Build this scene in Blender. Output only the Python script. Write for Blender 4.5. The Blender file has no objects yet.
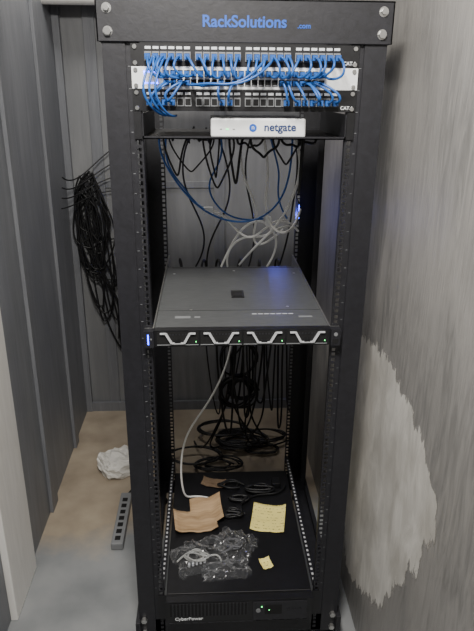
import bpy, bmesh, math, random
from mathutils import Vector, noise, Matrix, Euler
random.seed(7)
D=bpy.data; SC=bpy.context.scene
# ---------------- helpers ----------------
def s2l(c):
    return tuple(((x/255)/12.92 if x/255<=0.04045 else ((x/255+0.055)/1.055)**2.4) for x in c)
def mat(name,c,rough=.5,metal=0,emis=None,es=0,spec=.5):
    m=D.materials.new(name); m.use_nodes=True; b=m.node_tree.nodes['Principled BSDF']
    b.inputs['Base Color'].default_value=(*s2l(c),1); b.inputs['Roughness'].default_value=rough
    b.inputs['Metallic'].default_value=metal; b.inputs['Specular IOR Level'].default_value=spec
    if emis: b.inputs['Emission Color'].default_value=(*s2l(emis),1); b.inputs['Emission Strength'].default_value=es
    return m
def nmat(name,c1,c2,scale=4,stretch=(1,1,1),rough=.6,bump=.1,c3=None,metal=0,lo=.35,hi=.65,s2=None):
    m=D.materials.new(name); m.use_nodes=True; nt=m.node_tree; N=nt.nodes; L=nt.links
    b=N['Principled BSDF']; b.inputs['Roughness'].default_value=rough; b.inputs['Metallic'].default_value=metal
    tc=N.new('ShaderNodeTexCoord'); mp=N.new('ShaderNodeMapping'); mp.inputs['Scale'].default_value=stretch
    L.new(tc.outputs['Object'],mp.inputs['Vector'])
    n=N.new('ShaderNodeTexNoise'); n.inputs['Scale'].default_value=scale; n.inputs['Detail'].default_value=8; n.inputs['Roughness'].default_value=.6
    n.inputs['Distortion'].default_value=.6
    L.new(mp.outputs[0],n.inputs['Vector'])
    r=N.new('ShaderNodeValToRGB'); r.color_ramp.elements[0].position=lo; r.color_ramp.elements[1].position=hi
    r.color_ramp.elements[0].color=(*s2l(c1),1); r.color_ramp.elements[1].color=(*s2l(c2),1)
    L.new(n.outputs['Fac'],r.inputs['Fac']); out=r.outputs['Color']
    if c3:
        n2=N.new('ShaderNodeTexNoise'); n2.inputs['Scale'].default_value=s2 or 1.6; n2.inputs['Detail'].default_value=4
        L.new(tc.outputs['Object'],n2.inputs['Vector'])
        r2=N.new('ShaderNodeValToRGB'); r2.color_ramp.elements[0].position=.45; r2.color_ramp.elements[1].position=.7
        L.new(n2.outputs['Fac'],r2.inputs['Fac'])
        mx=N.new('ShaderNodeMixRGB'); mx.inputs['Color2'].default_value=(*s2l(c3),1)
        mu=N.new('ShaderNodeMath'); mu.operation='MULTIPLY'; mu.inputs[1].default_value=.7
        L.new(r2.outputs['Color'],mu.inputs[0]); L.new(mu.outputs[0],mx.inputs['Fac']); L.new(out,mx.inputs['Color1']); out=mx.outputs['Color']
    L.new(out,b.inputs['Base Color'])
    if bump:
        bp=N.new('ShaderNodeBump'); bp.inputs['Strength'].default_value=bump; bp.inputs['Distance'].default_value=.01
        L.new(n.outputs['Fac'],bp.inputs['Height']); L.new(bp.outputs[0],b.inputs['Normal'])
    return m
M={}
M['black']=nmat('black_powdercoat',(25,25,29),(33,33,38),60,(1,1,1),.5,.05)
M['black2']=nmat('black_plastic',(15,15,17),(22,22,25),40,(1,1,1),.45,.03)
M['dark']=mat('dark_recess',(8,8,9),.8)
M['lid']=nmat('server_lid_metal',(80,82,83),(92,94,95),30,(1,6,1),.45,.02,metal=.3)
M['steel']=mat('bare_steel',(190,190,188),.3,.9)
M['silver']=mat('silver_plastic',(205,207,210),.35,.2)
M['white']=mat('white_plastic',(228,230,230),.4)
M['label']=mat('white_print',(215,218,220),.6)
M['blue']=mat('blue_cable_jacket',(36,88,160),.4)
M['blueprint']=mat('blue_print',(24,84,180),.5)
M['blackcable']=mat('black_cable_jacket',(18,18,20),.5)
M['greycable']=mat('white_cable_jacket',(235,235,232),.5)
M['ledblue']=mat('led_blue',(40,60,255),.4,emis=(50,70,255),es=14)
M['ledgreen']=mat('led_green',(60,255,120),.4,emis=(60,255,120),es=5)
M['gold']=mat('port_grey',(120,122,124),.5)
class B:
    def __init__(s): s.v=[];s.f=[];s.mi=[];s.mats=[]
    def m(s,k):
        mt=M[k] if isinstance(k,str) else k
        if mt not in s.mats: s.mats.append(mt)
        return s.mats.index(mt)
    def box(s,x0,x1,y0,y1,z0,z1,k):
        i=len(s.v); s.v+= [(x,y,z) for z in (z0,z1) for y in (y0,y1) for x in (x0,x1)]
        for q in ((0,2,3,1),(4,5,7,6),(0,1,5,4),(2,6,7,3),(0,4,6,2),(1,3,7,5)): s.f.append(tuple(i+a for a in q)); s.mi.append(s.m(k))
    def cyl(s,c,axis,r,l,k,n=12):
        i=len(s.v); ax='xyz'.index(axis); o=[a for a in range(3) if a!=ax]
        for e in (0,l):
            for j in range(n):
                p=list(c); p[ax]+=e; t=2*math.pi*j/n; p[o[0]]+=r*math.cos(t); p[o[1]]+=r*math.sin(t); s.v.append(tuple(p))
        for j in range(n):
            s.f.append((i+j,i+(j+1)%n,i+n+(j+1)%n,i+n+j)); s.mi.append(s.m(k))
        s.f.append(tuple(range(i,i+n))); s.mi.append(s.m(k)); s.f.append(tuple(range(i+n,i+2*n))); s.mi.append(s.m(k))
    def prism(s,poly,y0,y1,k):
        i=len(s.v);n=len(poly)
        for y in (y0,y1): s.v+=[(p[0],y,p[1]) for p in poly]
        for j in range(n): s.f.append((i+j,i+(j+1)%n,i+n+(j+1)%n,i+n+j)); s.mi.append(s.m(k))
        s.f.append(tuple(range(i,i+n))); s.mi.append(s.m(k)); s.f.append(tuple(range(i+n,i+2*n))[::-1]); s.mi.append(s.m(k))
    def make(s,name,parent=None,bevel=0):
        me=D.meshes.new(name); me.from_pydata(s.v,[],s.f)
        for mt in s.mats: me.materials.append(mt)
        me.polygons.foreach_set('material_index',s.mi)
        bm=bmesh.new(); bm.from_mesh(me); bmesh.ops.recalc_face_normals(bm,faces=bm.faces); bm.to_mesh(me); bm.free()
        o=D.objects.new(name,me); SC.collection.objects.link(o)
        if bevel:
            b=o.modifiers.new('b','BEVEL'); b.width=bevel; b.segments=2; b.limit_method='ANGLE'
        if parent: o.parent=parent
        return o
def empty(name):
    e=D.objects.new(name,None); SC.collection.objects.link(e); e.empty_display_size=.05; return e
def tomesh(o,name):
    dg=bpy.context.evaluated_depsgraph_get(); me=D.meshes.new_from_object(o.evaluated_get(dg))
    mw=o.matrix_world.copy()
    D.objects.remove(o); n=D.objects.new(name,me); SC.collection.objects.link(n); n.matrix_world=mw
    return n
def cables(name,splines,k,parent=None):
    cu=D.curves.new(name+'_c','CURVE'); cu.dimensions='3D'; cu.bevel_depth=1; cu.bevel_resolution=2; cu.resolution_u=8
    cu.use_fill_caps=True
    for pts,r in splines:
        sp=cu.splines.new('NURBS'); sp.points.add(len(pts)-1)
        for i,p in enumerate(pts): sp.points[i].co=(*p,1); sp.points[i].radius=r
        sp.order_u=4 if len(pts)>3 else len(pts); sp.use_endpoint_u=True
    cu.materials.append(M[k] if isinstance(k,str) else k)
    o=D.objects.new(name+'_tmp',cu); SC.collection.objects.link(o); bpy.context.view_layer.update()
    n=tomesh(o,name)
    for p in n.data.polygons: p.use_smooth=True
    if parent: n.parent=parent
    return n
def text(body,size,loc,k,name,parent=None,rot=(math.pi/2,0,0),align='CENTER',bold=0):
    cu=D.curves.new(name+'_c','FONT'); cu.body=body; cu.size=size; cu.align_x=align; cu.align_y='CENTER'; cu.extrude=.0003; cu.offset=bold
    cu.materials.append(M[k]); o=D.objects.new(name+'_tmp',cu); SC.collection.objects.link(o)
    o.location=loc; o.rotation_euler=rot; bpy.context.view_layer.update()
    n=tomesh(o,name)
    if parent: n.parent=parent
    return n
# ---------------- room ----------------
XL,XR,YB,YF,H=-.723,.37,1.45,-2.6,2.4
M['wl']=nmat('painted_panel_left',(112,114,119),(127,129,133),5,(6,6,.5),.5,.15,(101,104,110))
M['wb']=nmat('painted_panel_back',(120,121,123),(136,137,138),5,(5,5,.5),.55,.15,(108,110,113))
M['trimgrey']=nmat('painted_batten',(107,109,114),(120,122,126),8,(6,6,.5),.45,.1)
M['ceil']=nmat('ceiling_paint',(190,186,178),(205,200,192),6,(1,1,1),.8,.05)
M['trimwhite']=nmat('white_trim_paint',(222,220,215),(232,230,226),12,(4,4,.5),.45,.05)
def plymat():
    m=D.materials.new('painted_plywood'); m.use_nodes=True; nt=m.node_tree;N=nt.nodes;L=nt.links;b=N['Principled BSDF']; b.inputs['Roughness'].default_value=.5
    tc=N.new('ShaderNodeTexCoord')
    def noi(sc,st,det=6,dist=0):
        mp=N.new('ShaderNodeMapping'); mp.inputs['Scale'].default_value=st; L.new(tc.outputs['Object'],mp.inputs[0])
        n=N.new('ShaderNodeTexNoise'); n.inputs['Scale'].default_value=sc; n.inputs['Detail'].default_value=det; n.inputs['Distortion'].default_value=dist
        L.new(mp.outputs[0],n.inputs['Vector']); return n
    n1=noi(14,(1,2.4,.4),8,1.6); n2=noi(2.6,(1,1.2,.7),6,.8); n3=noi(60,(1,3,.3),4)
    r=N.new('ShaderNodeValToRGB'); r.color_ramp.elements[0].position=.3; r.color_ramp.elements[1].position=.62
    r.color_ramp.elements[0].color=(*s2l((114,113,111)),1); r.color_ramp.elements[1].color=(*s2l((139,137,134)),1)
    L.new(n1.outputs[0],r.inputs[0])
    r2=N.new('ShaderNodeValToRGB'); r2.color_ramp.elements[0].position=.42; r2.color_ramp.elements[1].position=.6
    L.new(n2.outputs[0],r2.inputs[0])
    mx=N.new('ShaderNodeMixRGB'); mx.inputs['Color2'].default_value=(*s2l((156,153,149)),1)
    mu=N.new('ShaderNodeMath'); mu.operation='MULTIPLY'; mu.inputs[1].default_value=.55; L.new(r2.outputs[0],mu.inputs[0])
    L.new(mu.outputs[0],mx.inputs[0]); L.new(r.outputs[0],mx.inputs[1]); L.new(mx.outputs[0],b.inputs['Base Color'])
    bp=N.new('ShaderNodeBump'); bp.inputs['Strength'].default_value=.16; bp.inputs['Distance'].default_value=.006
    ad=N.new('ShaderNodeMath'); L.new(n1.outputs[0],ad.inputs[0]); L.new(n3.outputs[0],ad.inputs[1]); L.new(ad.outputs[0],bp.inputs['Height']); L.new(bp.outputs[0],b.inputs['Normal'])
    return m
M['ply']=plymat()
def floormat():
    m=D.materials.new('floor_paint_and_subfloor'); m.use_nodes=True; nt=m.node_tree;N=nt.nodes;L=nt.links;b=N['Principled BSDF']; b.inputs['Roughness'].default_value=.6
    tc=N.new('ShaderNodeTexCoord'); sx=N.new('ShaderNodeSeparateXYZ'); L.new(tc.outputs['Object'],sx.inputs[0])
    n=N.new('ShaderNodeTexNoise'); n.inputs['Scale'].default_value=5; n.inputs['Detail'].default_value=8; L.new(tc.outputs['Object'],n.inputs['Vector'])
    def col(c1,c2):
        r=N.new('ShaderNodeValToRGB'); r.color_ramp.elements[0].position=.35; r.color_ramp.elements[1].position=.65
        r.color_ramp.elements[0].color=(*s2l(c1),1); r.color_ramp.elements[1].color=(*s2l(c2),1); L.new(n.outputs[0],r.inputs[0]); return r
    g=col((116,119,121),(138,140,141)); w=col((136,124,108),(168,156,137))
    ma=N.new('ShaderNodeMath'); ma.operation='MULTIPLY_ADD'; ma.inputs[1].default_value=.45; L.new(n.outputs[0],ma.inputs[0]); L.new(sx.outputs['Y'],ma.inputs[2])
    mx0=N.new('ShaderNodeMath'); mx0.operation='MULTIPLY_ADD'; mx0.inputs[1].default_value=-.25; L.new(sx.outputs['X'],mx0.inputs[0]); L.new(ma.outputs[0],mx0.inputs[2])
    mr=N.new('ShaderNodeMapRange'); mr.inputs['From Min'].default_value=.76; mr.inputs['From Max'].default_value=.88; L.new(mx0.outputs[0],mr.inputs['Value'])
    mx=N.new('ShaderNodeMixRGB'); L.new(mr.outputs[0],mx.inputs[0]); L.new(g.outputs[0],mx.inputs[1]); L.new(w.outputs[0],mx.inputs[2]); L.new(mx.outputs[0],b.inputs['Base Color'])
    bp=N.new('ShaderNodeBump'); bp.inputs['Strength'].default_value=.1; L.new(n.outputs[0],bp.inputs['Height']); L.new(bp.outputs[0],b.inputs['Normal'])
    return m
M['floor']=floormat()
def bx(name,*a,bevel=0):
    b=B(); b.box(*a); return b.make(name,bevel=bevel)
T=.05
bx('floor',XL-T,XR+T,YF-T,YB+T,-T,0,'floor')
bx('ceiling',XL-T,XR+T,YF-T,YB+T,H,H+T,'ceil')
bx('wall_left',XL-T,XL,YF,YB,0,H,'wl')
bx('wall_right',XR,XR+T,YF,YB,0,H,'ply')
bx('wall_back',XL-T,XR+T,YB,YB+T,0,H,'wb')
bx('wall_front',XL-T,XR+T,YF-T,YF,0,H,'wb')
bx('trim_1',XL,XL+.014,.62,.70,0,H,'trimgrey',bevel=.002)
bx('trim_2',XL,XL+.014,1.08,1.14,0,H,'trimgrey',bevel=.002)
bx('trim_3',XL,XL+.03,1.42,1.45,0,H,'trimgrey',bevel=.002)
bx('trim_4',-.60,-.55,YB-.012,YB,0,H,'trimgrey',bevel=.002)
bx('trim_5',XL,XL+.022,.10,.33,0,H,'trimwhite',bevel=.003)
bx('trim_6',-.05,0.0,YB-.012,YB,0,H,'trimgrey',bevel=.002)
bx('trim_7',-.55,-.05,YB-.010,YB,1.16,1.19,'trimgrey',bevel=.002)
bx('baseboard_back',XL+.03,XR,YB-.025,YB-.012,0,.05,'trimgrey')
M['beige']=nmat('raw_lumber',(176,160,138),(200,186,166),8,(.5,6,6),.7,.1)
bx('soffit_beam',XL,XR,1.25,YB,1.97,2.07,'beige',bevel=.003)
b=B(); b.cyl((XL,1.30,1.925),'x',.028,1.09,'trimwhite',20); b.cyl((-.45,1.30,1.925),'x',.034,.06,'trimwhite',20); b.make('conduit_pipe')
# ragged unpainted filler patch on right wall
poly=[(.50,.84),(.33,.91),(.20,.93),(.05,.955),(-.08,.955),(-.205,.93),(-.30,.90),(-.361,.865),(-.415,.82),(-.42,.77),(-.40,.70),(-.355,.62),(-.32,.55),(-.26,.46),(-.22,.38),(-.18,.31),(-.10,.24),(0,.18),(.10,.12),(.20,.10),(.27,.25),(.26,.5),(.33,.7)]
def sd(y,z):
    ins=False; dm=9
    for i in range(len(poly)):
        a=poly[i]; c=poly[(i+1)%len(poly)]
        if (a[1]>z)!=(c[1]>z) and y<(c[0]-a[0])*(z-a[1])/(c[1]-a[1])+a[0]: ins=not ins
        ax,az=y-a[0],z-a[1]; bx_,bz=c[0]-a[0],c[1]-a[1]; t=max(0,min(1,(ax*bx_+az*bz)/(bx_*bx_+bz*bz)))
        dm=min(dm,math.hypot(ax-t*bx_,az-t*bz))
    return dm if ins else -dm
me=D.meshes.new('wall_filler_patch'); y0,y1,zz0,zz1=-.48,.56,.04,1.02; NY,NZ=80,76; vs=[];ds=[]
for j in range(NZ+1):
    for i in range(NY+1):
        y=y0+(y1-y0)*i/NY; z=zz0+(zz1-zz0)*j/NZ; vs.append((XR-.0012,y,z)); ds.append(sd(y,z))
fs=[(j*(NY+1)+i,j*(NY+1)+i+1,(j+1)*(NY+1)+i+1,(j+1)*(NY+1)+i) for j in range(NZ) for i in range(NY)]
fs=[f for f in fs if max(ds[k] for k in f)>-.05]
me.from_pydata(vs,[],fs); at=me.attributes.new('edge_dist','FLOAT','POINT'); at.data.foreach_set('value',ds)
m=nmat('white_filler',(188,185,178),(222,219,212),9,(1,2,.7),.7,.3,(172,168,160),s2=6); nt=m.node_tree;N=nt.nodes;L=nt.links
a=N.new('ShaderNodeAttribute'); a.attribute_name='edge_dist'; tc=N.new('ShaderNodeTexCoord'); mp=N.new('ShaderNodeMapping'); mp.inputs['Scale'].default_value=(1,2.4,1); L.new(tc.outputs['Object'],mp.inputs[0])
n=N.new('ShaderNodeTexNoise'); n.inputs['Scale'].default_value=11; n.inputs['Detail'].default_value=9; n.inputs['Roughness'].default_value=.66; L.new(mp.outputs[0],n.inputs['Vector'])
q=N.new('ShaderNodeMath'); q.operation='MULTIPLY_ADD'; q.inputs[1].default_value=.15; L.new(n.outputs[0],q.inputs[0]); L.new(a.outputs['Fac'],q.inputs[2])
mr=N.new('ShaderNodeMapRange'); mr.inputs['From Min'].default_value=.072; mr.inputs['From Max'].default_value=.082; mr.inputs['To Max'].default_value=.93; L.new(q.outputs[0],mr.inputs['Value']); L.new(mr.outputs[0],N['Principled BSDF'].inputs['Alpha'])
me.materials.append(m); o=D.objects.new('wall_filler_patch',me); SC.collection.objects.link(o)
# ---------------- rack ----------------
rack=empty('server_rack'); RD=.70; U=.04445
zt=1.684
def post(b,sx,y,yd,wout,z0,z1):
    t=.0025; y0,y1=(y,y+t) if yd>0 else (y-t,y)
    def bxx(a,c,ya,yb,za,zb,k='black'):
        xa,xb=sx*a,sx*c
        b.box(min(xa,xb),max(xa,xb),min(ya,yb),max(ya,yb),za,zb,k)
    bxx(.2235,.2278,y0,y1,z0,z1); bxx(.2373,wout,y0,y1,z0,z1)
    bxx(.2235,.226,y0+yd*t,y0+yd*.014,z0,z1)
    zc=zt; zs=[]
    while zc-U>z0:
        for d in (.00635,.0222,.03807): zs.append(zc-d)
        zc-=U
    prev=z1
    for h in zs:
        bxx(.2278,.2373,y0,y1,h+.00475,prev); prev=h-.00475
    bxx(.2278,.2373,y0,y1,z0,prev)
    bxx(wout-.003,wout,y,y+yd*.075,z0,z1)
    bxx(wout-.02,wout,y+yd*.0725,y+yd*.075,z0,z1)
    if y==0: bxx(.252,wout,y-.004,y,z0,z1)
b=B()
for sx in (-1,1):
    post(b,sx,0,1,.30,.03,1.70); post(b,sx,RD,-1,.30,.03,1.70)
b.make('posts',rack)
b=B()
b.box(-.308,.308,-.010,-.004,1.686,1.768,'black'); b.box(-.308,.308,-.010,.04,1.764,1.768,'black')
b.box(-.308,-.304,-.010,.1,1.686,1.768,'black'); b.box(.304,.308,-.010,.1,1.686,1.768,'black')
b.box(-.308,.308,RD,RD+.004,1.686,1.768,'black')
for sx in (-.303,.288): b.box(sx,sx+.015,.075,RD-.075,1.69,1.75,'black')
b.box(-.3,.3,.0,.012,.0+.03,.095,'black'); b.box(-.3,.3,RD-.012,RD,.03,.085,'black')
b.box(-.3,.3,RD,RD+.012,.86,.90,'black')
for s in (-1,1):
    xs=sorted((s*.30,s*.262)); b.box(xs[0],xs[1],.0,RD,.03,.075,'black')
    xs=sorted((s*.296,s*.31)); b.box(xs[0],xs[1],-.02,RD+.004,.03,.10,'black')
b.make('frame_members',rack,.001)
b=B()
for s in (-1,1):
    for z in (1.705,1.748): b.cyl((s*.285,-.018,z),'y',.008 if z<1.72 else .006,.009,'steel',6); b.cyl((s*.285,-.0105,z),'y',.010,.002,'steel',16)
    for z in (.10,.05): b.cyl((s*.285,-.014,z),'y',.009,.010,'steel',6)
    for y in (.03,RD-.03):
        b.cyl((s*.28,y,.008),'z',.008,.03,'steel',12); b.cyl((s*.28,y,0),'z',.022,.010,'black2',20)
b.make('bolts_and_feet',rack)
b=B(); z=zt
while z>.2:
    for s in (-1,1):
        b.box(s*.246-.0025,s*.246+.0025,-.0004,0,z-.001,z,'gold')
    z-=U
b.make('unit_marks',rack)
text('RackSolutions',.031,(-.004,-.0105,1.725),'blueprint','logo_text',rack,bold=.0007)
text('.com',.014,(.120,-.0105,1.719),'blueprint','logo_text_small',rack,bold=.0003)
zS=.191
b=B()
for s in (-1,1):
    xs=sorted((s*.2185,s*.2225)); b.box(xs[0],xs[1],0.003,RD-.003,.998,1.040,'steel')
    xs=sorted((s*.222,s*.236)); 
    b.box(xs[0],xs[1],.016,RD-.016,zS,zS+.008,'black')
    yy=.03
    while yy<RD-.04:
        c=s*.229; b.box(c-.003,c+.003,yy,yy+.009,zS+.0081,zS+.0084,'silver'); yy+=.02
b.make('side_rails',rack)
# ---------------- patch panels ----------------
PX=[-.205+g*.1055+i*.0163 for g in range(4) for i in range(6)]
def panel(zb,name):
    e=empty(name); b=B()
    b.box(-.241,.241,-.006,-.003,zb,zb+.0435,'black2'); b.box(-.22,.22,-.003,.03,zb+.003,zb+.04,'black2')
    for x in PX:
        b.box(x-.0072,x+.0072,-.0085,-.006,zb+.010,zb+.028,'gold')
        b.box(x-.0056,x+.0056,-.0089,-.0085,zb+.012,zb+.025,'dark')
        b.box(x-.006,x+.006,-.0064,-.006,zb+.033,zb+.038,'label')
    for s in (-1,1):
        for zz in (.006,.037): b.cyl((s*.2325,-.009,zb+zz),'y',.0045,.003,'steel',10)
    b.make('face',e,0); text('CAT.6',.010,(.221,-.0065,zb+.008),'label','category_print',e,bold=.0002)
    return e
panel(1.640,'patch_panel'); panel(1.5505,'patch_panel')
sw=empty('network_switch'); b=B(); zb=1.5955
b.box(-.241,.241,-.006,-.003,zb,zb+.0435,'white'); b.box(-.221,.221,-.003,.28,zb+.001,zb+.0425,'silver')
b.box(-.219,-.180,-.0065,-.006,zb+.006,zb+.037,'white'); 
for (x0,x1,z0,z1) in ((-.215,-.187,.032,.034),(-.215,-.187,.010,.012),(-.215,-.213,.010,.034),(-.189,-.187,.010,.034)): b.box(x0,x1,-.0072,-.0065,zb+z0,zb+z1,'ledblue')
SX=[-.168+i*.0144 for i in range(24)]
for x in SX:
    for z in (.0055,.0235): b.box(x-.0062,x+.0062,-.0068,-.006,zb+z,zb+z+.0135,'dark'); b.box(x-.005,x+.005,-.0072,-.0066,zb+z+.001,zb+z+.003,'gold')
for s in (-1,1):
    for zz in (.006,.037): b.cyl((s*.2325,-.009,zb+zz),'y',.0045,.003,'steel',10)
b.make('chassis',sw)
sp=[]; plugs=B()
for i,x in enumerate(PX):
    x2=SX[i]; z0=1.6585; z2=1.5955+.030
    o=.045+random.random()*.03; dz=random.uniform(-.01,.006); dx=random.uniform(-.02,.02)
    sp.append(([(x,-.012,z0),(x,-.03,z0),(x+dx*.3,-o,z0-.004),(x+dx,-o-.006,z0-.03+dz),(x2+dx*.5,-.045,z2-.012),(x2,-.028,z2),(x2,-.01,z2)],.0026))
    plugs.box(x-.0055,x+.0055,-.026,-.0092,z0-.006,z0+.005,'blue'); plugs.box(x2-.0055,x2+.0055,-.022,-.0075,z2-.005,z2+.005,'blue')
for i in (0,1,2,3,9,10,17,18,19,20,21,22,23):
    x=PX[i]; x2=SX[max(0,min(23,i+random.choice((-1,0,0))))]; z0=1.5690; z2=1.5955+.012; o=.04+random.random()*.03; dx=random.uniform(-.025,.025)
    sp.append(([(x,-.012,z0),(x,-.03,z0),(x+dx*.5,-o,z0+.002),(x+dx,-o-.004,z0+.018),(x2+dx*.4,-.042,z2+.006),(x2,-.026,z2),(x2,-.01,z2)],.0026))
    plugs.box(x-.0055,x+.0055,-.026,-.0092,z0-.006,z0+.005,'blue'); plugs.box(x2-.0055,x2+.0055,-.022,-.0075,z2-.005,z2+.005,'blue')
for k in range(2):
    x=PX[14+k]; sp.append(([(x,-.012,1.6585),(x,-.05,1.655),(x-.02,-.08,1.63),(x-.07,-.085,1.60+.004*k),(x-.12,-.08,1.61-.006*k),(x-.16,-.05,1.60),(x-.17,-.01,1.607)],.0026))
for k in range(3):
    x=-.195+k*.012; sp.append(([(x,-.012,1.6585),(x,-.05,1.65),(x-.02,-.075,1.61),(x-.015,-.07,1.57),(x+.01,-.04,1.545-.004*k),(x+.02,.02,1.54)],.0026))
pc=empty('ethernet_patch_cables'); cables('jackets',sp,'blue',pc); plugs.make('plugs',pc)
# ---------------- shelf and firewall ----------------
sh=empty('equipment_shelf'); b=B()
b.box(-.241,-.2245,-.006,-.003,1.492,1.549,'black2'); b.box(.2245,.241,-.006,-.003,1.492,1.549,'black2')
b.box(-.2235,.2235,-.006,.30,1.492,1.4945,'black'); b.box(-.2235,.2235,-.006,-.003,1.492,1.498,'black')
b.box(-.2235,-.221,-.006,.30,1.4945,1.545,'black'); b.box(.221,.2235,-.006,.30,1.4945,1.545,'black')
b.make('tray',sh)
fw=empty('firewall_appliance'); b=B(); b.box(-.075,.135,.002,.16,1.4955,1.536,'white'); b.make('case',fw,.004)
b=B()
for k in range(3): b.box(-.055+k*.014,-.050+k*.014,.0012,.002,1.512,1.514,'ledgreen' if k==1 else 'gold')
b.cyl((.018,.0012,1.516),'y',.0085,.001,'blueprint',16); b.make('indicators',fw)
M['navy']=mat('navy_print',(30,50,95),.5)
text('netgate',.024,(.078,.0015,1.517),'navy','brand_print',fw,bold=.0006)
text('n',.014,(.018,.0008,1.517),'white','badge_print',fw)
# ---------------- rack server ----------------
sv=empty('rack_server'); z0,z1=1.003,1.0455
b=B(); b.box(-.2165,.2165,.0,.53,z0,z1,'lid'); b.make('chassis',sv,.0015)
b=B()
b.box(-.2165,.2165,.115,.1165,z1,z1+.0004,'dark')
b.box(-.018,.018,.215,.275,z1,z1+.002,'black2'); b.box(-.012,.012,.222,.262,z1+.002,z1+.0035,'dark')
b.box(-.2,.2,.515,.518,z1,z1+.0006,'dark')
for (x,y) in ((-.13,.12),(.13,.14),(.19,.45),(-.19,.45),(.0,.48)): b.cyl((x,y,z1),'z',.004,.001,'steel',10)
for i in range(7): b.box(.03+i*.016,.042+i*.016,.085,.088,z1,z1+.0003,'label')
b.box(-.17,-.13,.06,.075,z1,z1+.0003,'gold'); b.box(-.12,-.105,.062,.073,z1,z1+.0003,'gold'); b.box(.15,.185,.06,.07,z1,z1+.0003,'gold')
b.make('lid_details',sv)
b=B()
b.box(-.217,.217,-.022,.0,z0,z1,'black2')
for s in (-1,1):
    xs=sorted((s*.2175,s*.241)); b.box(xs[0],xs[1],-.028,-.0065,z0,z1,'black'); b.box(xs[0],xs[1],-.0065,-.003,z0,z1,'steel')
b.box(-.2325,-.2295,-.0288,-.028,z0+.008,z0+.034,'ledblue'); b.box(-.226,-.222,-.0285,-.028,z0+.02,z0+.024,'gold')
b.cyl((.229,-.029,z0+.03),'y',.005,.001,'gold',14); b.box(.222,.236,-.0285,-.028,z0+.006,z0+.018,'dark')
for x in [-.212,-.106,0,.106]:
    b.box(x+.002,x+.103,-.0235,-.022,z0+.004,z1-.004,'dark')
    b.box(x+.002,x+.103,-.0245,-.0235,z0+.004,z0+.006,'gold'); 
    for k in range(12): b.box(x+.008+k*.0078,x+.012+k*.0078,-.024,-.0235,z0+.030,z0+.034,'black')
    P=[(x+.024,z1-.007),(x+.038,z0+.010),(x+.068,z0+.010),(x+.082,z1-.007)]
    def seg(p,q,w=.0026):
        d=Vector((q[0]-p[0],q[1]-p[1])); d.normalize(); n=Vector((-d.y,d.x))*w
        b.prism([(p[0]+n.x,p[1]+n.y),(p[0]-n.x,p[1]-n.y),(q[0]-n.x,q[1]-n.y),(q[0]+n.x,q[1]+n.y)],-.029,-.0235,'silver')
    seg(P[0],P[1]); seg(P[1],P[2],.0012); seg(P[2],P[3]); seg((x+.010,z1-.007),P[0],.0014); seg(P[3],(x+.096,z1-.007),.0014)
    b.box(x+.045,x+.060,-.0295,-.029,z0+.012,z0+.020,'black2')
    b.box(x+.096,x+.098,-.025,-.0235,z0+.012,z0+.014,'ledgreen')
b.make('bezel',sv)
# ---------------- UPS ----------------
up=empty('uninterruptible_power_supply'); z0,z1=.1025,.1905
b=B(); b.box(-.2165,.2165,.0,.60,z0,z1,'black2'); b.make('body',up,.002)
b=B(); b.box(-.241,.241,-.006,-.003,z0,z1,'black2'); b.box(-.217,.217,-.03,-.006,z0+.001,z1-.001,'black2')
for i in range(22):
    x=-.205+i*.0105; b.box(x,x+.006,-.0325,-.03,z0+.034,z1-.008,'dark'); b.box(x+.006,x+.0105,-.0335,-.03,z0+.034,z1-.008,'black')
b.box(.04,.20,-.034,-.03,z0+.012,z1-.008,'black'); b.box(.075,.125,-.0348,-.034,z0+.035,z1-.018,'dark')
b.cyl((.055,-.036,z0+.05),'y',.007,.003,'gold',16)
for k in range(3): b.cyl((.145+k*.018,-.036,z0+.05),'y',.004,.003,'black',12)
b.box(.064,.067,-.0353,-.034,z0+.062,z0+.065,'ledgreen'); b.box(.086,.089,-.0353,-.0348,z0+.05,z0+.052,'ledgreen')
for i in range(18): b.box(-.21+i*.0235,-.195+i*.0235,-.0312,-.03,z0+.004,z0+.007,'black')
b.make('front_bezel',up)
text('CyberPower',.016,(-.150,-.0308,z0+.022),'label','brand_print',up,bold=.0003)
# ---------------- items on UPS ----------------
M['card']=nmat('corrugated_cardboard',(154,126,93),(186,158,124),8,(1,12,1),.85,.15)
M['kraft']=nmat('kraft_paper',(112,92,72),(140,118,94),8,(3,3,1),.85,.1)
def sheet(name,cx,cy,w,d,rz,k,z=zS+.001,curl=.01,nx=14,ny=12,seed=0,th=.0012,cut=None):
    me=D.meshes.new(name); bm=bmesh.new(); g=[]
    for j in range(ny+1):
        row=[]
        for i in range(nx+1):
            u=i/nx-.5; v=j/ny-.5
            zz=z+.001+curl*(abs(u*2)**3*.6+max(0,v*2)**3*.8)+abs(noise.noise(Vector((u*3+seed,v*3,seed))))*curl*.5
            row.append(bm.verts.new((u*w,v*d,zz)))
        g.append(row)
    for j in range(ny):
        for i in range(nx):
            if cut and cut(i/nx,j/ny): continue
            bm.faces.new((g[j][i],g[j][i+1],g[j+1][i+1],g[j+1][i]))
    bmesh.ops.delete(bm,geom=[v for v in bm.verts if not v.link_faces],context='VERTS')
    bm.to_mesh(me); bm.free(); me.materials.append(M[k]); o=D.objects.new(name,me); SC.collection.objects.link(o)
    o.location=(cx,cy,0); o.rotation_euler=(0,0,rz); m=o.modifiers.new('s','SOLIDIFY'); m.thickness=th; m.offset=1
    for p in me.polygons: p.use_smooth=True
    return o
sheet('cardboard_piece',-.125,.325,.17,.14,.12,'card',th=.003,curl=.035,cut=lambda u,v:(v>.7 and u<.3) or (v<.2 and u>.8))
sheet('brown_paper_scrap',-.07,.52,.09,.04,-.3,'kraft',curl=.012,seed=4)
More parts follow.
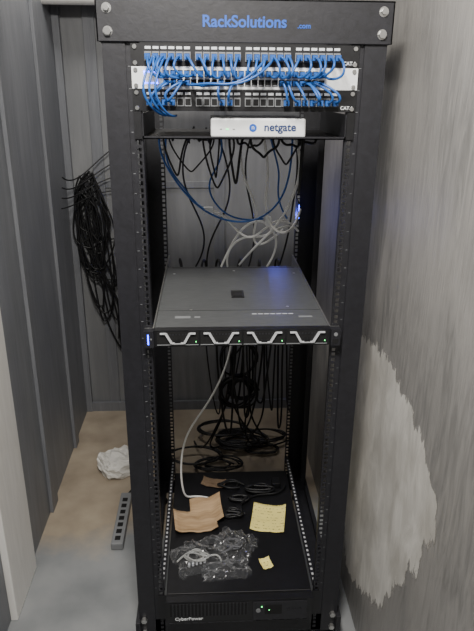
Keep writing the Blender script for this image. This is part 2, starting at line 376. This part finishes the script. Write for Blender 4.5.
def notemat():
    m=D.materials.new('yellow_note_paper'); m.use_nodes=True; nt=m.node_tree;N=nt.nodes;L=nt.links;b=N['Principled BSDF']; b.inputs['Roughness'].default_value=.8
    tc=N.new('ShaderNodeTexCoord'); w=N.new('ShaderNodeTexWave'); w.bands_direction='Y'; w.inputs['Scale'].default_value=22; L.new(tc.outputs['Object'],w.inputs['Vector'])
    n=N.new('ShaderNodeTexNoise'); n.inputs['Scale'].default_value=160; L.new(tc.outputs['Object'],n.inputs['Vector'])
    mu=N.new('ShaderNodeMath'); mu.operation='MULTIPLY'; L.new(w.outputs['Fac'],mu.inputs[0]); L.new(n.outputs[0],mu.inputs[1])
    r=N.new('ShaderNodeValToRGB'); r.color_ramp.elements[0].position=.50; r.color_ramp.elements[1].position=.56
    r.color_ramp.elements[0].color=(*s2l((242,228,138)),1); r.color_ramp.elements[1].color=(*s2l((150,135,80)),1)
    L.new(mu.outputs[0],r.inputs[0]); L.new(r.outputs[0],b.inputs['Base Color']); return m
M['note']=notemat()
sheet('sticky_note',.118,.315,.115,.13,-.18,'note',curl=.012,seed=2,th=.0004)
sheet('sticky_note',.090,.105,.035,.04,.3,'note',curl=.008,seed=5,th=.0004)
def bagmat():
    m=D.materials.new('clear_polybag'); m.use_nodes=True; nt=m.node_tree;N=nt.nodes;L=nt.links
    for n in list(N): N.remove(n)
    o=N.new('ShaderNodeOutputMaterial'); t=N.new('ShaderNodeBsdfTransparent'); t.inputs[0].default_value=(.96,.97,.98,1)
    g=N.new('ShaderNodeBsdfGlossy'); g.inputs['Roughness'].default_value=.16
    d=N.new('ShaderNodeBsdfDiffuse'); d.inputs[0].default_value=(.8,.8,.81,1)
    a=N.new('ShaderNodeMixShader'); a.inputs[0].default_value=.4; L.new(g.outputs[0],a.inputs[1]); L.new(d.outputs[0],a.inputs[2])
    lw=N.new('ShaderNodeLayerWeight'); lw.inputs[0].default_value=.4
    mr=N.new('ShaderNodeMapRange'); mr.inputs['From Min'].default_value=.28; mr.inputs['From Max'].default_value=.8; mr.inputs['To Min'].default_value=.05; mr.inputs['To Max'].default_value=.65; L.new(lw.outputs['Facing'],mr.inputs['Value'])
    x=N.new('ShaderNodeMixShader'); L.new(mr.outputs[0],x.inputs[0]); L.new(t.outputs[0],x.inputs[1]); L.new(a.outputs[0],x.inputs[2]); L.new(x.outputs[0],o.inputs[0]); return m
M['bag']=bagmat()
def bag(name,parent,cx,cy,w,d,h,rz,seed):
    n=44; me=D.meshes.new(name); bm=bmesh.new(); R=Matrix.Rotation(rz,3,'Z')
    for top in (1,0):
        g=[]
        for j in range(n+1):
            row=[]
            for i in range(n+1):
                u=i/n*2-1; v=j/n*2-1
                e=max(0,(1-abs(u)**3)*(1-abs(v)**3))
                wr=0
                for fq,am in ((2.0,1),(4.0,.5),(8,.2)):
                    q=Vector((u*fq+seed*3.1+v*fq*.6,v*fq*.7-seed,seed*1.7)); wr+=am*(1-2.2*abs(noise.noise(q)))
                z=(h*(.25+.40*max(-.3,wr))*e+.012*(1-e)*abs(noise.noise(Vector((u*3,v*3,seed+5))))*2) if top else 0
                z=max(z,.0006) if top else .0002
                px=u*w*(1+.16*noise.noise(Vector((v*2.2,seed,u))))+.01*noise.noise(Vector((u*5,v*5,seed)))
                py=v*d*(1+.22*noise.noise(Vector((u*2.2,seed+4,v))))+.01*noise.noise(Vector((u*5,v*5,seed+9)))
                p=R@Vector((px,py,z)); row.append(bm.verts.new((cx+p.x,cy+p.y,zS+p.z)))
            g.append(row)
        for j in range(n):
            for i in range(n):
                bm.faces.new((g[j][i],g[j][i+1],g[j+1][i+1],g[j+1][i]))
    bm.to_mesh(me); bm.free(); me.materials.append(M['bag']); o=D.objects.new(name,me); SC.collection.objects.link(o); o.parent=parent
    for p in me.polygons: p.use_smooth=False
    return o
def blob(name,parent,c,s,k,amp=.35,fr=3.5,seed=0,sub=5,smooth=False,rz=0):
    me=D.meshes.new(name); bm=bmesh.new(); bmesh.ops.create_icosphere(bm,subdivisions=sub,radius=1)
    R=Matrix.Rotation(rz,3,'Z')
    for v in bm.verts:
        p=v.co.copy(); p.x=math.copysign(abs(p.x)**.6,p.x); p.y=math.copysign(abs(p.y)**.6,p.y)
        q=p*fr+Vector((seed,seed*2,seed*3)); d=(1-2*abs(noise.noise(q)))*amp+(1-2*abs(noise.noise(q*2.7)))*amp*.4-amp*.6
        v.co=R@Vector((p.x*s[0]*(1+d*.4),p.y*s[1]*(1+d*.4),max(-.5,p.z*(1+d*1.8))*s[2]))
    zmin=min(v.co.z for v in bm.verts)
    for v in bm.verts: v.co+=Vector((c[0],c[1],c[2]-zmin))
    bm.to_mesh(me); bm.free(); me.materials.append(M[k]); o=D.objects.new(name,me); SC.collection.objects.link(o)
    return o
def coil(cx,cy,z,r,n,rad,jit=.006,flat=1):
    pts=[]
    for i in range(n*8):
        a=i*math.pi/4; pts.append((cx+(r+random.uniform(-jit,jit))*math.cos(a),cy+(r*flat+random.uniform(-jit,jit))*math.sin(a),z+.002*i/8+random.uniform(0,jit*.6)))
    return (pts,rad)
M['midcable']=mat('light_grey_lead',(165,165,162),.5); M['darkgrey']=mat('dark_grey_cable',(80,80,84),.5)
pb=empty('plastic_bags_of_cables')
bag('bag_1',pb,-.115,.145,.085,.070,.055,.35,1.3)
bag('bag_2',pb,-.005,.195,.065,.060,.050,-.5,6.7)
bag('bag_3',pb,-.035,.085,.075,.035,.032,.15,11.2)
cables('leads_1',[coil(-.13,.14,zS+.006,.036,3,.0028,.012,.7),([(-.19,.12,zS+.008),(-.15,.18,zS+.012),(-.10,.11,zS+.01),(-.06,.16,zS+.012),(-.05,.12,zS+.006)],.003)],'midcable',pb)
cables('leads_2',[coil(-.01,.19,zS+.008,.030,3,.0030,.010,.7),([(-.05,.15,zS+.01),(0,.17,zS+.02),(.03,.2,zS+.015),(.04,.23,zS+.01)],.004)],'darkgrey',pb)
b=B()
for i in range(5): b.box(-.155+i*.012,-.148+i*.012,.10+i*.004,.112+i*.004,zS+.004,zS+.012,'silver')
b.box(.015,.040,.195,.215,zS+.004,zS+.018,'black2'); b.box(-.10,-.075,.17,.185,zS+.006,zS+.018,'black2'); b.make('small_parts',pb)
bp_=empty('black_lead_pile')
cables('leads',[coil(-.005,.335,zS+.010,.034,4,.004,.012,.6),coil(.02,.42,zS+.010,.035,3,.004,.012,.6),coil(.10,.47,zS+.008,.05,3,.004,.015,.5),coil(-.01,.50,zS+.008,.04,2,.004,.015,.5),
 ([(.02,.37,zS+.02),(.05,.42,zS+.01),(.10,.46,zS+.008),(.18,.44,zS+.006),(.2,.5,zS+.006)],.004)],'blackcable',bp_)
b=B(); b.box(.005,.03,.345,.375,zS,zS+.022,'black2'); b.box(.15,.18,.49,.53,zS,zS+.02,'black2'); b.make('plugs',bp_,.003)
# ---------------- cables inside rack ----------------
def rnd(a,b_): return random.uniform(a,b_)
ic=empty('network_cable_tangle'); ZT=1.489
sp=[([(-.205,.25,ZT),(-.22,.3,1.44),(-.165,.3,1.34),(-.084,.3,1.26),(.03,.3,1.23),(.134,.3,1.29),(.15,.3,1.40),(.145,.28,ZT)],.0028),
    ([(-.05,.25,ZT),(-.03,.32,1.42),(-.09,.35,1.36),(-.07,.36,1.28),(.0,.35,1.23),(.08,.36,1.24)],.0026),
    ([(.08,.25,ZT),(.10,.3,1.43),(.13,.33,1.37),(.11,.35,1.30),(.15,.36,1.24)],.0026),
    ([(-.19,.3,ZT),(-.21,.35,1.40),(-.15,.4,1.33),(-.12,.42,1.27),(-.085,.34,1.27)],.0026)]
cables('blue_jackets',sp,'blue',ic)
sp=[([(.06,.24,ZT),(.09,.28,1.40),(.07,.30,1.30),(.10,.32,1.20),(.17,.36,1.19),(.21,.5,1.24)],.0036),
    ([(.14,.24,ZT),(.18,.28,1.42),(.16,.30,1.30),(.10,.34,1.20),(.05,.42,1.13),(.02,.52,1.055)],.0036),
    ([(-.04,.5,1.055),(.0,.42,1.18),(.05,.38,1.24),(.11,.38,1.22),(.14,.42,1.14),(.11,.5,1.055)],.0036),
    ([(-.08,.33,1.27),(-.05,.33,1.27),(-.01,.34,1.22),(.04,.36,1.17),(.09,.38,1.21),(.15,.42,1.24),(.20,.46,1.18)],.0034),
    ([(.01,.24,ZT),(.0,.29,1.42),(.03,.32,1.33),(.07,.34,1.26),(.04,.38,1.17),(.08,.42,1.13),(.15,.44,1.19)],.0034),
    ([(-.02,.5,1.055),(-.03,.44,1.12),(.02,.40,1.19),(.09,.38,1.17),(.13,.40,1.21),(.18,.44,1.20)],.0034)]
cables('white_jackets',sp,'greycable',ic)
b=B(); b.box(-.094,-.068,.320,.336,1.262,1.280,'white'); b.box(.085,.10,.33,.345,1.225,1.25,'white'); b.make('connectors',ic)
sp=[]
for i in range(18):
    x0=rnd(-.18,.19); x1=x0+rnd(-.16,.16); x1=max(-.19,min(.19,x1)); y=rnd(.12,.5); d=rnd(1.34,1.46)
    sp.append(([(x0,y,ZT),(x0+rnd(-.02,.02),y,1.46),(x0*.6+x1*.4,y+.02,d+.02),((x0+x1)/2,y+.03,d),(x0*.3+x1*.7,y+.02,d+.03),(x1,y,1.46),(x1,y,ZT)],rnd(.0022,.0034)))
for xx in (-.12,-.06,.06,.18): sp.append(([(xx,.5,ZT),(xx+rnd(-.06,.06),.52,1.38),(max(-.19,min(.19,xx+rnd(-.08,.08))),.56,1.24),(max(-.19,min(.19,xx+rnd(-.06,.06))),.6,1.12),(xx+rnd(-.03,.0),.62,1.02)],.003))
for i in range(6):
    x0=-.17+i*.065; sp.append(([(x0,.545,1.02),(x0,.56,1.075+rnd(0,.03)),(x0+rnd(-.03,.03),.62,1.06),(x0+rnd(-.03,.03),.66,.95)],.004))
cables('black_jackets',sp,'blackcable',ic)
sp=[]
for i in range(15):
    x0=rnd(-.06,.2); x1=x0+rnd(-.16,.12); y=rnd(.76,.95); d=rnd(.22,.7)
    sp.append(([(x0,.722,.885),(x0+rnd(-.03,.03),y,.82),(x0*.6+x1*.4,y+rnd(-.03,.03),d+.06),((x0+x1)/2,y,d),(x1,y+rnd(-.03,.03),d+.06),(x1+rnd(-.05,.05),y,.75),(x1,.722,.885)],rnd(.003,.0045)))
for i in range(5):
    cx=rnd(.0,.12); cz=rnd(.38,.55); r=rnd(.05,.09); y=rnd(.78,.88); sp.append(([(cx+r*math.cos(a*.785)+rnd(-.012,.012),y+rnd(-.01,.01),cz+r*math.sin(a*.785)+rnd(-.012,.012)) for a in range(22)],.004))
for i in range(11):
    cx=rnd(-.15,.2); cy=rnd(.88,1.15); sp.append(coil(cx,cy,rnd(.006,.05),rnd(.06,.13),3,.004,.015,.6))
for i in range(6):
    x0=rnd(-.02,.16); sp.append(([(x0,.74,.88),(x0+rnd(-.04,.04),.82,.7),(x0+rnd(-.08,.08),.85,.45),(x0+rnd(-.12,.12),.9,.2),(x0+rnd(-.2,.2),.95,.03),(x0+rnd(-.25,.25),1.1,.012)],.004))
cables('power_cable_tangle',sp,'blackcable')
cables('white_ethernet_cable',[([(-.01,.56,1.02),(-.01,.62,.98),(.01,.62,.82),(-.01,.56,.68),(-.09,.5,.54),(-.17,.46,.46),(-.19,.42,.34),(-.18,.42,.22),(-.16,.44,zS+.006),(-.12,.45,zS+.006),(-.08,.43,zS+.006)],.0036)],'greycable')
# ---------------- wall cable bundle ----------------
wc=empty('hanging_cable_bundle'); sp=[]
for i in range(17):
    xc=rnd(-.665,-.57); w=rnd(.02,.10); top=1.17+rnd(-.06,.08); bot=rnd(.50,.95); y=YB-rnd(.03,.09)
    w2=w*rnd(.4,1.4)
    sp.append(([(xc,y,top),(max(XL+.04,xc-w),y,top-.06),(max(XL+.04,xc-w-rnd(0,.02)),y,(top+bot)/2+.05),(xc-w*.6+rnd(-.02,.02),y,bot+.04),(xc+rnd(-.02,.06),y,bot),(xc+w2*.7+rnd(-.02,.04),y,bot+.06),(xc+w2+rnd(-.03,.05),y,(top+bot)/2),(xc+w2*.5,y,top-.05),(xc,y,top)],.004))
for i in range(7):
    x0=rnd(-.68,-.6); x1=rnd(-.60,-.46); sp.append(([(x0,YB-.05,1.16),(x0+rnd(-.03,.05),YB-.06,.95),(x1-.04,YB-.07,rnd(.6,.9)),(x1,YB-.05,rnd(.45,.75)),(x1+rnd(-.03,.05),YB-.05,rnd(.36,.6))],.004))
for i in range(4):
    sp.append(([(XL+.035,YB-.30+.02*i,1.12+i*.04),(XL+.05,YB-.15,1.10+i*.03),(-.58,YB-.04,1.16+i*.04),(-.48,YB-.03,1.15+i*.07),(-.3,YB-.03,1.2+i*.09)],.003))
for zc in (.78,.98): sp.append(([(-.66,YB-.06,zc+.04),(-.6,YB-.05,zc-.05),(-.52,YB-.04,zc-.06),(-.44,YB-.04,zc-.02),(-.34,YB-.03,zc-.05),(-.28,YB-.03,zc)],.0035))
sp.append(([(-.6,YB-.05,.6),(-.56,YB-.04,.42),(-.48,YB-.05,.30),(-.42,YB-.05,.34),(-.36,YB-.05,.5),(-.3,YB-.05,.55)],.004))
cables('cable_loops',sp,'blackcable',wc)
b=B(); b.cyl((-.62,YB-.09,1.19),'y',.006,.09,'steel',10); b.cyl((-.62,YB-.092,1.19),'y',.010,.004,'black',14); b.make('wall_hook',wc)
# ---------------- floor items ----------------
M['papr']=mat('tissue_paper',(212,210,204),.8)
blob('crumpled_paper_bag',None,(-.49,.92,.0),(.085,.09,.045),'papr',amp=.3,fr=1.7,seed=8,sub=4,rz=.5)
ps=empty('power_strip'); b=B(); b.box(-.450,-.405,.40,.70,.001,.030,'gold'); b.make('housing',ps,.004); b=B()
for k in range(7):
    y=.420+k*.037
    b.box(-.438,-.418,y,y+.022,.030,.0306,'dark')
b.make('outlets',ps)
cables('cord',[([(-.425,.70,.015),(-.41,.76,.01),(-.37,.80,.008),(-.345,.86,.008),(-.34,.92,.008)],.004)],'blackcable',ps)
# ---------------- lights ----------------
def area(n,loc,rot,sz,e,c):
    l=D.lights.new(n,'AREA'); l.size=sz; l.energy=e; l.color=c; o=D.objects.new(n,l); SC.collection.objects.link(o); o.location=loc; o.rotation_euler=rot; return o
area('ceiling_light',(-.15,-.95,2.37),(math.radians(12),0,0),.30,58,(1,.96,.90))
area('ceiling_light',(-.45,.95,2.37),(0,0,0),.25,7,(1,.97,.92))
b=B(); b.box(.2195,.2225,.600,.606,1.19,1.235,'ledblue'); b.box(.2165,.2195,.598,.64,1.175,1.25,'black2'); b.make('status_light_bar')
l=D.lights.new('server_status_glow','POINT'); l.energy=.45; l.color=(.12,.15,1); l.shadow_soft_size=.012; o=D.objects.new('server_status_glow',l); SC.collection.objects.link(o); o.location=(.17,.76,1.17)
w=D.worlds.new('world'); SC.world=w; w.use_nodes=True; w.node_tree.nodes['Background'].inputs[0].default_value=(.5,.5,.5,1); w.node_tree.nodes['Background'].inputs[1].default_value=.2
# ---------------- camera ----------------
c=D.cameras.new('camera'); c.sensor_fit='VERTICAL'; c.sensor_height=36; c.lens=36*600/631; c.clip_start=.02
o=D.objects.new('camera',c); SC.collection.objects.link(o)
R=Euler((math.radians(90-20.85),0,math.radians(-3))).to_matrix()@Matrix.Rotation(math.radians(.5),3,'Z')
o.rotation_euler=R.to_euler(); o.location=(-.086,-1.378,1.60); SC.camera=o
